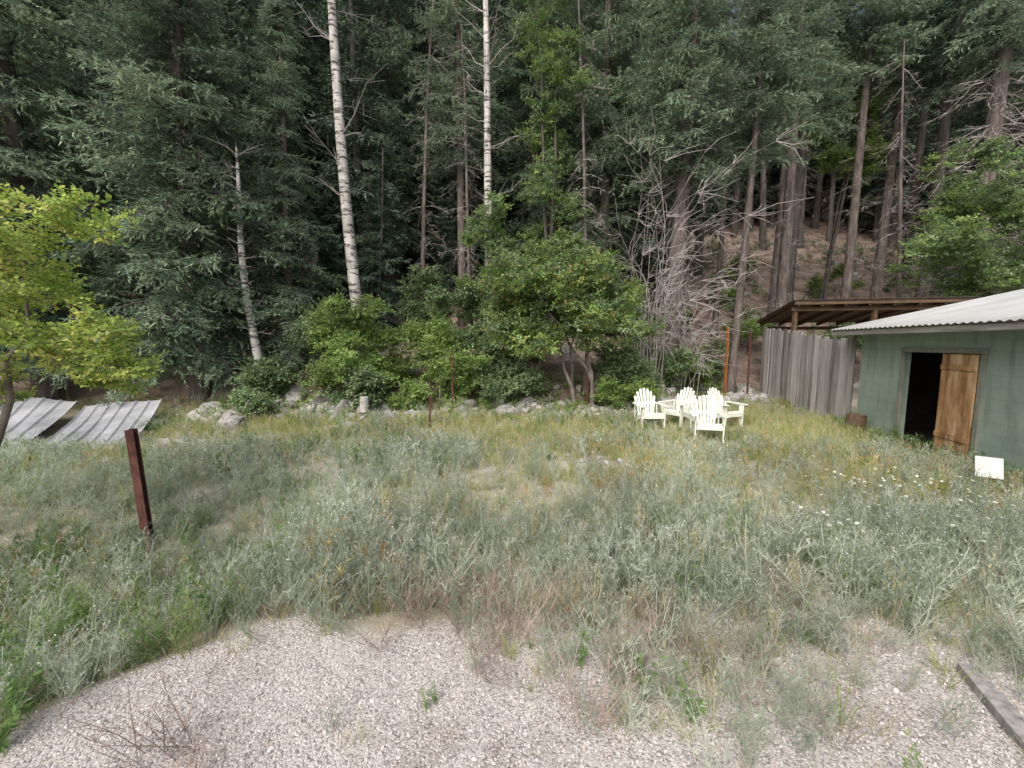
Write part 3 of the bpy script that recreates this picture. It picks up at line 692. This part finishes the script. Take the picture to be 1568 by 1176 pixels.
M['brownwood']=surf('brown_timber',[(.25,(.06,.038,.025)),(.6,(.17,.11,.07)),(.8,(.25,.17,.11))],(3,12,12),5,.85,.3,.01)
M['rusty']=surf('rusty_steel',[(.25,(.05,.028,.025)),(.5,(.12,.05,.04)),(.75,(.22,.11,.08))],(12,12,6),6,.85,.4,.005)
M['rusto']=surf('orange_rust',[(.25,(.16,.06,.02)),(.6,(.36,.15,.05))],(12,12,6),6,.85,.2,.005)
M['plastic']=surf('white_plastic',[(.3,(.74,.78,.68)),(.7,(.82,.84,.76))],(4,4,4),3,.4,0)
M['whitepaint']=surf('white_weathered_board',[(.3,(.5,.5,.48)),(.6,(.72,.72,.70))],(6,6,6),5,.6,.1)
def bev(o,w=.006,seg=2):
    m_=o.modifiers.new('bevel','BEVEL'); m_.width=w; m_.segments=seg; m_.limit_method='ANGLE'
shed=bpy.data.objects.new('green_shed',None); link(shed); shed.location=(8.87,10.3,.05); shed.rotation_euler=(0,0,math.atan2(-.978,-.207))
T=.12
w=MB()
w.box((.745,T/2,1.1),(1.49,T,2.7)); w.box((2.42,T/2,2.21),(1.86,T,.48)); w.box((5.225,T/2,1.1),(3.75,T,2.7))
for gx in(0.001,7.1-.001-T):
    vs=[]
    for xx in(gx,gx+T):
        vs+= [(xx,T+.002,-.25),(xx,9,-.25),(xx,9,2.45),(xx,4.5,3.45),(xx,T+.002,2.45)]
    w.add(vs,[(0,1,2,3,4),(9,8,7,6,5)]+[(i,i+5,(i+1)%5+5,(i+1)%5) for i in range(5)])
w.box((3.55,9.06,1.1),(7.1,T,2.7))
w.obj('walls',[M['greenwall']],parent=shed)
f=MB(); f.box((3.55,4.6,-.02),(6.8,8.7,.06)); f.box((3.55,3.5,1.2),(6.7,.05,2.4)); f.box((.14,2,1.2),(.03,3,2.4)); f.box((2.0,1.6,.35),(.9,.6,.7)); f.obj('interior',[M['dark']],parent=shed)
fr=MB()
for x0 in(1.47,3.37): fr.box((x0,-.012,.95),(.10,.05,2.0))
fr.box((2.42,-.014,2.0),(2.05,.05,.09))
fo=fr.obj('door_frame',[surf('green_trim',[(.3,(.17,.21,.18)),(.7,(.32,.30,.24))],(6,6,3),5,.8,.2)],parent=shed); bev(fo)
d=MB()
for k in range(5): d.box((2.66+.148*k,-.06+.003*(k%2),.98),(.143,.03,1.92))
d.box((2.95,-.085,1.70),(.72,.02,.10)); d.box((2.95,-.085,.4),(.72,.02,.10))
do=d.obj('plank_door',[M['doorwood']],parent=shed); bev(do,.003)
def corr(x0,x1,y0,z0,y1,z1,per=.076,amp=.009):
    b=MB(); n_=int((x1-x0)/per*6); vs=[]
    for i in range(n_+1):
        x=x0+(x1-x0)*i/n_; dz=amp*math.sin(6.283*(x-x0)/per)
        for (yy,zz) in((y0,z0),(y0*.5+y1*.5,z0*.5+z1*.5),(y1,z1)): vs.append((x,yy,zz+dz))
    fs=[]
    for i in range(n_):
        for j in range(2): fs.append((i*3+j,(i+1)*3+j,(i+1)*3+j+1,i*3+j+1))
    b.add(vs,fs); return b
ro=corr(-.5,7.6,-.50,2.49,4.5,3.67,.16,.016).obj('metal_roof',[M['tin']],True,shed); s_=ro.modifiers.new('s','SOLIDIFY'); s_.thickness=.004
ro=corr(-.5,7.6,9.5,2.49,4.503,3.67,.16,.016).obj('metal_roof_back',[M['tin']],True,shed)
fa=MB(); fa.box((3.55,-.44,2.40),(8.0,.035,.11))
for k in range(14): fa.box((-.3+k*.6,-.18,2.47),(.05,.5,.09),rot=Matrix.Rotation(math.atan(.235),3,'X'))
rot=Matrix.Rotation(math.atan(.236),3,'X'); fa.box((-.46,2.0,3.0-.01),(.035,5.1,.13),rot=rot)
fo=fa.obj('fascia_boards',[M['oldwoodh']],parent=shed); bev(fo,.004)
# ------------------------------------------------------------------ board fence
fb=MB(); A=np.array([8.98,10.75]); B=np.array([10.2,16.6]); D=B-A; Ln=np.linalg.norm(D); D/=Ln; ang=math.atan2(D[1],D[0]); rm=Matrix.Rotation(ang,3,'Z')
s=0
while s<Ln:
    wd=R(.15,.25); c=A+D*(s+wd/2); zt=2.28+.58*s/Ln+R(-.07,.05); zb=float(hgt(*c))-.1
    fb.box((c[0]+R(-.014,.014),c[1],(zt+zb)/2),(wd-.02,.022,zt-zb),rot=rm@Matrix.Rotation(R(-.012,.012),3,'Y')); s+=wd
nrm=np.array([D[1],-D[0]])
for s in np.linspace(.1,Ln-.1,4):
    c=A+D*s+nrm*.09; fb.box((c[0],c[1],1.2),(.1,.1,2.4),rot=rm)
for z in(.7,1.9):
    c=(A+B)/2+nrm*.04; fb.box((c[0],c[1],z+.25),(Ln,.04,.09),rot=rm)
fb.box((8.80,10.55,1.15),(.13,.13,2.3))
fo=fb.obj('board_fence',[M['oldwood']]); bev(fo,.003,1)
lt=bpy.data.objects.new('open_lean_to_shed',None); link(lt)
nl,nr,fl_,frr=Vector((9.95,14.5,3.62)),Vector((15.2,13.4,3.62)),Vector((10.7,17.9,3.06)),Vector((16.0,16.8,3.06))
def slab(a,b,c,d,th,mat,name):
    q=MB(); up=Vector((0,0,th)); q.add([a,b,c,d,a+up,b+up,c+up,d+up],[(3,2,1,0),(4,5,6,7),(0,1,5,4),(1,2,6,5),(2,3,7,6),(3,0,4,7)]); return q.obj(name,[mat],parent=lt)
slab(nl,nr,frr,fl_,.05,M['brownwood'],'roof_deck')
e=Vector((0,0,.052)); ov=Vector((-.06,-.08,0)); slab(nl+e+ov,nr+e+ov,frr+e,fl_+e,.035,M['tar'],'roof_felt')
lb=MB()
def beam(a,b,wd,ht):
    a=Vector(a);b=Vector(b); dv=(b-a); L=dv.length; rot=dv.to_track_quat('X','Z').to_matrix(); lb.box((a+b)/2,(L,wd,ht),rot=rot)
dn=Vector((0,0,-.075))
for t in np.linspace(.03,.97,8):
    beam(nl.lerp(nr,t)+dn,fl_.lerp(frr,t)+dn,.045,.13)
beam(nl+Vector((.1,.25,-.22)),nr+Vector((0,.25,-.22)),.09,.14); beam(fl_+Vector((.1,-.25,-.24)),frr+Vector((0,-.25,-.24)),.09,.14)
beam(nl+Vector((0,-.03,-.02)),nr+Vector((0,-.03,-.02)),.03,.13)
for pz in(nl+Vector((.25,.28,0)),nl.lerp(nr,.5)+Vector((0,.28,0)),nr+Vector((-.2,.28,0)),fl_+Vector((.25,-.28,0)),frr+Vector((-.2,-.28,0))):
    lb.box((pz.x,pz.y,1.55),(.12,.12,pz.z*2-3.1-.55))
lb.obj('beams_and_posts',[M['brownwood']],parent=lt)
# ------------------------------------------------------------------ chairs
def plank(b,outline,th,mtx):
    n_=len(outline); vs=[mtx@Vector((x,y,0)) for x,y in outline]+[mtx@Vector((x,y,th)) for x,y in outline]
    b.add(vs,[tuple(range(n_-1,-1,-1)),tuple(range(n_,2*n_))]+[(i,(i+1)%n_,(i+1)%n_+n_,i+n_) for i in range(n_)])
def chair(x,y,yaw):
    b=MB()
    Mb=Matrix.Translation((0,.20,.22))@Matrix.Rotation(math.radians(90-22),4,'X')
    nS=7
    for k in range(nS):
        u=(k-(nS-1)/2); a0=u*.052; xb=u*.062; wb=.022; wt=.036; top=.76-.022*u*u
        ca,sa=math.sin(a0),math.cos(a0)
        def pt(dx,l_): return (xb+dx*sa+l_*ca,l_*sa-dx*ca)
        plank(b,[pt(-wb,0),pt(wb,0),pt(wt,top-.03),pt(wt*.55,top-.006),pt(0,top),pt(-wt*.55,top-.006),pt(-wt,top-.03)],.018,Mb)
    plank(b,[(-.24,.0),(.24,.0),(.24,.07),(-.24,.07)],.02,Mb@Matrix.Translation((0,.03,-.022)))
    plank(b,[(-.31,.0),(.31,.0),(.31,.06),(-.31,.06)],.02,Mb@Matrix.Translation((0,.34,-.022)))
    prof=[(-.34,.345),(-.30,.385),(-.22,.375),(-.12,.34),(-.02,.305),(.08,.27),(.18,.24)]
    for k in range(6):
        (y0,z0),(y1,z1)=prof[k],prof[k+1]; L=math.hypot(y1-y0,z1-z0)-.012; an=math.atan2(z1-z0,y1-y0)
        plank(b,[(-.26,0),(.26,0),(.26,L),(-.26,L)],.018,Matrix.Translation((0,y0,z0))@Matrix.Rotation(an,4,'X'))
    for sx in(-1,1):
        Ma=Matrix.Translation((sx*.335,0,.555)); o_=[(-.045,.30),(-.065,-.20),(-.07,-.34),(-.045,-.40),(0,-.42),(.045,-.40),(.07,-.34),(.065,-.20),(.04,.30)]
        plank(b,o_,.022,Ma)
        K=Matrix(((0,0,1,0),(1,0,0,0),(0,1,0,0),(0,0,0,1)))
        plank(b,[(-.075,0),(.03,0),(.055,.35),(.06,.553),(-.08,.553),(-.07,.35)],.028,Matrix.Translation((sx*.30-.014,-.26,0))@K)
        plank(b,[(-.32,.26),(-.32,.34),(-.12,.325),(.19,.225),(.47,.07),(.50,0),(.40,0),(.34,.06),(.12,.15),(-.05,.22)],.024,Matrix.Translation((sx*.268-.012,0,0))@K)
        plank(b,[(.22,.20),(.28,.18),(.31,.553),(.24,.553)],.024,Matrix.Translation((sx*.31-.012,0,0))@K)
    b.box((0,-.335,.31),(.56,.02,.09))
    o=b.obj('adirondack_chair',[M['plastic']]); o.location=(x,y,float(hgt(x,y))+.01); o.rotation_euler=(R(-.02,.02),R(-.02,.02),yaw); o.scale=(.93,.93,1.02); bev(o,.005,2)
for (cx,cy),yw in zip(chairs,(.05,-1.0,.35,-.25)): chair(cx,cy,yw)
# ------------------------------------------------------------------ posts and odds
def ipost(x,y,h,w_,mat,name,lean=(0,0)):
    b=MB(); z=float(hgt(x,y)); t=w_*.16
    rot=Euler((lean[1],lean[0],.3)).to_matrix()
    for c,s in(((0,-w_/2,0),(w_,t,h)),((0,w_/2,0),(w_,t,h)),((0,0,0),(t,w_-t-.004,h))): b.box(rot@Vector((c[0],c[1],h/2-.2)),s,rot=rot)
    o=b.obj(name,[M[mat]]); o.location=(x,y,z); bev(o,.003,1)
ipost(-4.45,4.75,1.72,.085,'rusty','steel_post',(-.05,0))
ipost(-2.05,9.9,1.05,.045,'rusty','fence_post',(.06,0))
ipost(8.25,15.6,2.9,.07,'rusto','fence_post'); ipost(9.3,15.9,2.8,.05,'rusty','fence_post'); ipost(-1.75,11.8,2.1,.045,'rusty','fence_post')
ipost(2.3,12.3,1.5,.05,'rusty','fence_post')
def stump(x,y,r,h,mat,name):
    b=MB(); z=float(hgt(x,y)); b.tube([(0,0,-.1),(0,0,h*.4),(.02,0,h)],[r*1.2,r,r*.95],12,0); o=b.obj(name,[M[mat]]); o.location=(x,y,z); bev(o,.01,1)
stump(-4.1,11.1,.12,.6,'aspen','cut_log'); stump(4.9,13.2,.09,.8,'aspen','cut_log'); stump(8.35,9.7,.2,.45,'brownwood','tree_stump')
b=MB(); rot=Euler((math.radians(-18),0,math.radians(-35))).to_matrix(); z=float(hgt(6.95,5.75)); b.box((6.95,5.75,z+.36),(.28,.025,.30),rot=rot); b.box((6.97,5.79,z+.14),(.04,.04,.46),rot=rot); o=b.obj('white_board',[M['whitepaint']]); bev(o,.004)
b=MB(); b.box((2.80,1.98,.03),(.11,1.1,.10),rot=Matrix.Rotation(math.radians(-24),3,'Z')); o=b.obj('edging_timber',[M['oldwood']]); bev(o,.006)
# ------------------------------------------------------------------ old low roof with metal sheets (left)
cr=bpy.data.objects.new('collapsed_metal_roof',None); link(cr)
def sheet(c,name,n_=36,per=6):
    q=MB(); vs=[]; c=[Vector(v) for v in c]; J=6
    for i in range(n_+1):
        t=i/n_; dz=.035 if i%per==0 else 0
        a=c[0].lerp(c[1],t); b_=c[3].lerp(c[2],t)
        for j in range(J+1):
            u=j/J; vs.append(a.lerp(b_,u)+Vector((0,0,dz-.07*math.sin(u*math.pi)+.02*math.sin(7*t+5*u))))
    q.add(vs,[(i*(J+1)+j,(i+1)*(J+1)+j,(i+1)*(J+1)+j+1,i*(J+1)+j+1) for i in range(n_) for j in range(J)])
    o=q.obj(name,[M['tin2']],parent=cr); s=o.modifiers.new('s','SOLIDIFY'); s.thickness=.006
sheet([(-9.5,7.95,.08),(-7.7,8.0,.10),(-9.5,10.9,.68),(-11.6,10.9,.50)],'sheet_1'); sheet([(-11.6,8.5,.30),(-9.9,7.9,.02),(-11.8,10.9,.62),(-13.6,10.9,.75)],'sheet_2',24,6)
b=MB()
for (a,c) in(((-7.9,8.3,.0),(-9.6,10.8,.50)),((-9.6,8.3,.0),(-11.4,10.8,.34)),((-11.5,10.75,.36),(-9.6,10.75,.50))):
    a=Vector(a);c=Vector(c); rot=(c-a).to_track_quat('X','Z').to_matrix(); b.box((a+c)/2,((c-a).length,.08,.10),rot=rot)
for q_ in((-9.65,10.7,.22),(-11.4,10.7,.16),(-10.5,10.7,.20)): b.box(q_,(.1,.1,.52))
b.obj('timbers',[M['oldwood']],parent=cr)
# ------------------------------------------------------------------ light, sky, camera
w=bpy.data.worlds.new("World"); scene.world=w; w.use_nodes=True; nt=w.node_tree; bg=nt.nodes['Background']; sky=nt.nodes.new('ShaderNodeTexSky'); sky.sky_type='NISHITA'; sky.sun_disc=False
sd=Vector((-.35,-.75,.95)).normalized(); el=math.asin(sd.z); az=math.atan2(sd.x,sd.y)
sky.sun_elevation=el; sky.sun_rotation=az; sky.air_density=1.0; sky.dust_density=5.0; sky.ozone_density=1.0
nt.links.new(sky.outputs[0],bg.inputs[0]); bg.inputs[1].default_value=.15
L=bpy.data.lights.new('sun','SUN'); L.energy=3.2; L.angle=math.radians(60); L.color=(1,.97,.93); lo=bpy.data.objects.new('sun',L); link(lo); lo.rotation_euler=(-sd).to_track_quat('-Z','Y').to_euler()
cam=bpy.data.cameras.new('camera'); cam.lens=14.24; cam.sensor_width=36; cam.clip_end=600; co=bpy.data.objects.new('camera',cam); link(co); co.location=(0,0,2.2); co.rotation_euler=(math.radians(90-5.8),0,0); scene.camera=co
scene.view_settings.view_transform='Standard'; scene.view_settings.look='None'; scene.view_settings.exposure=0
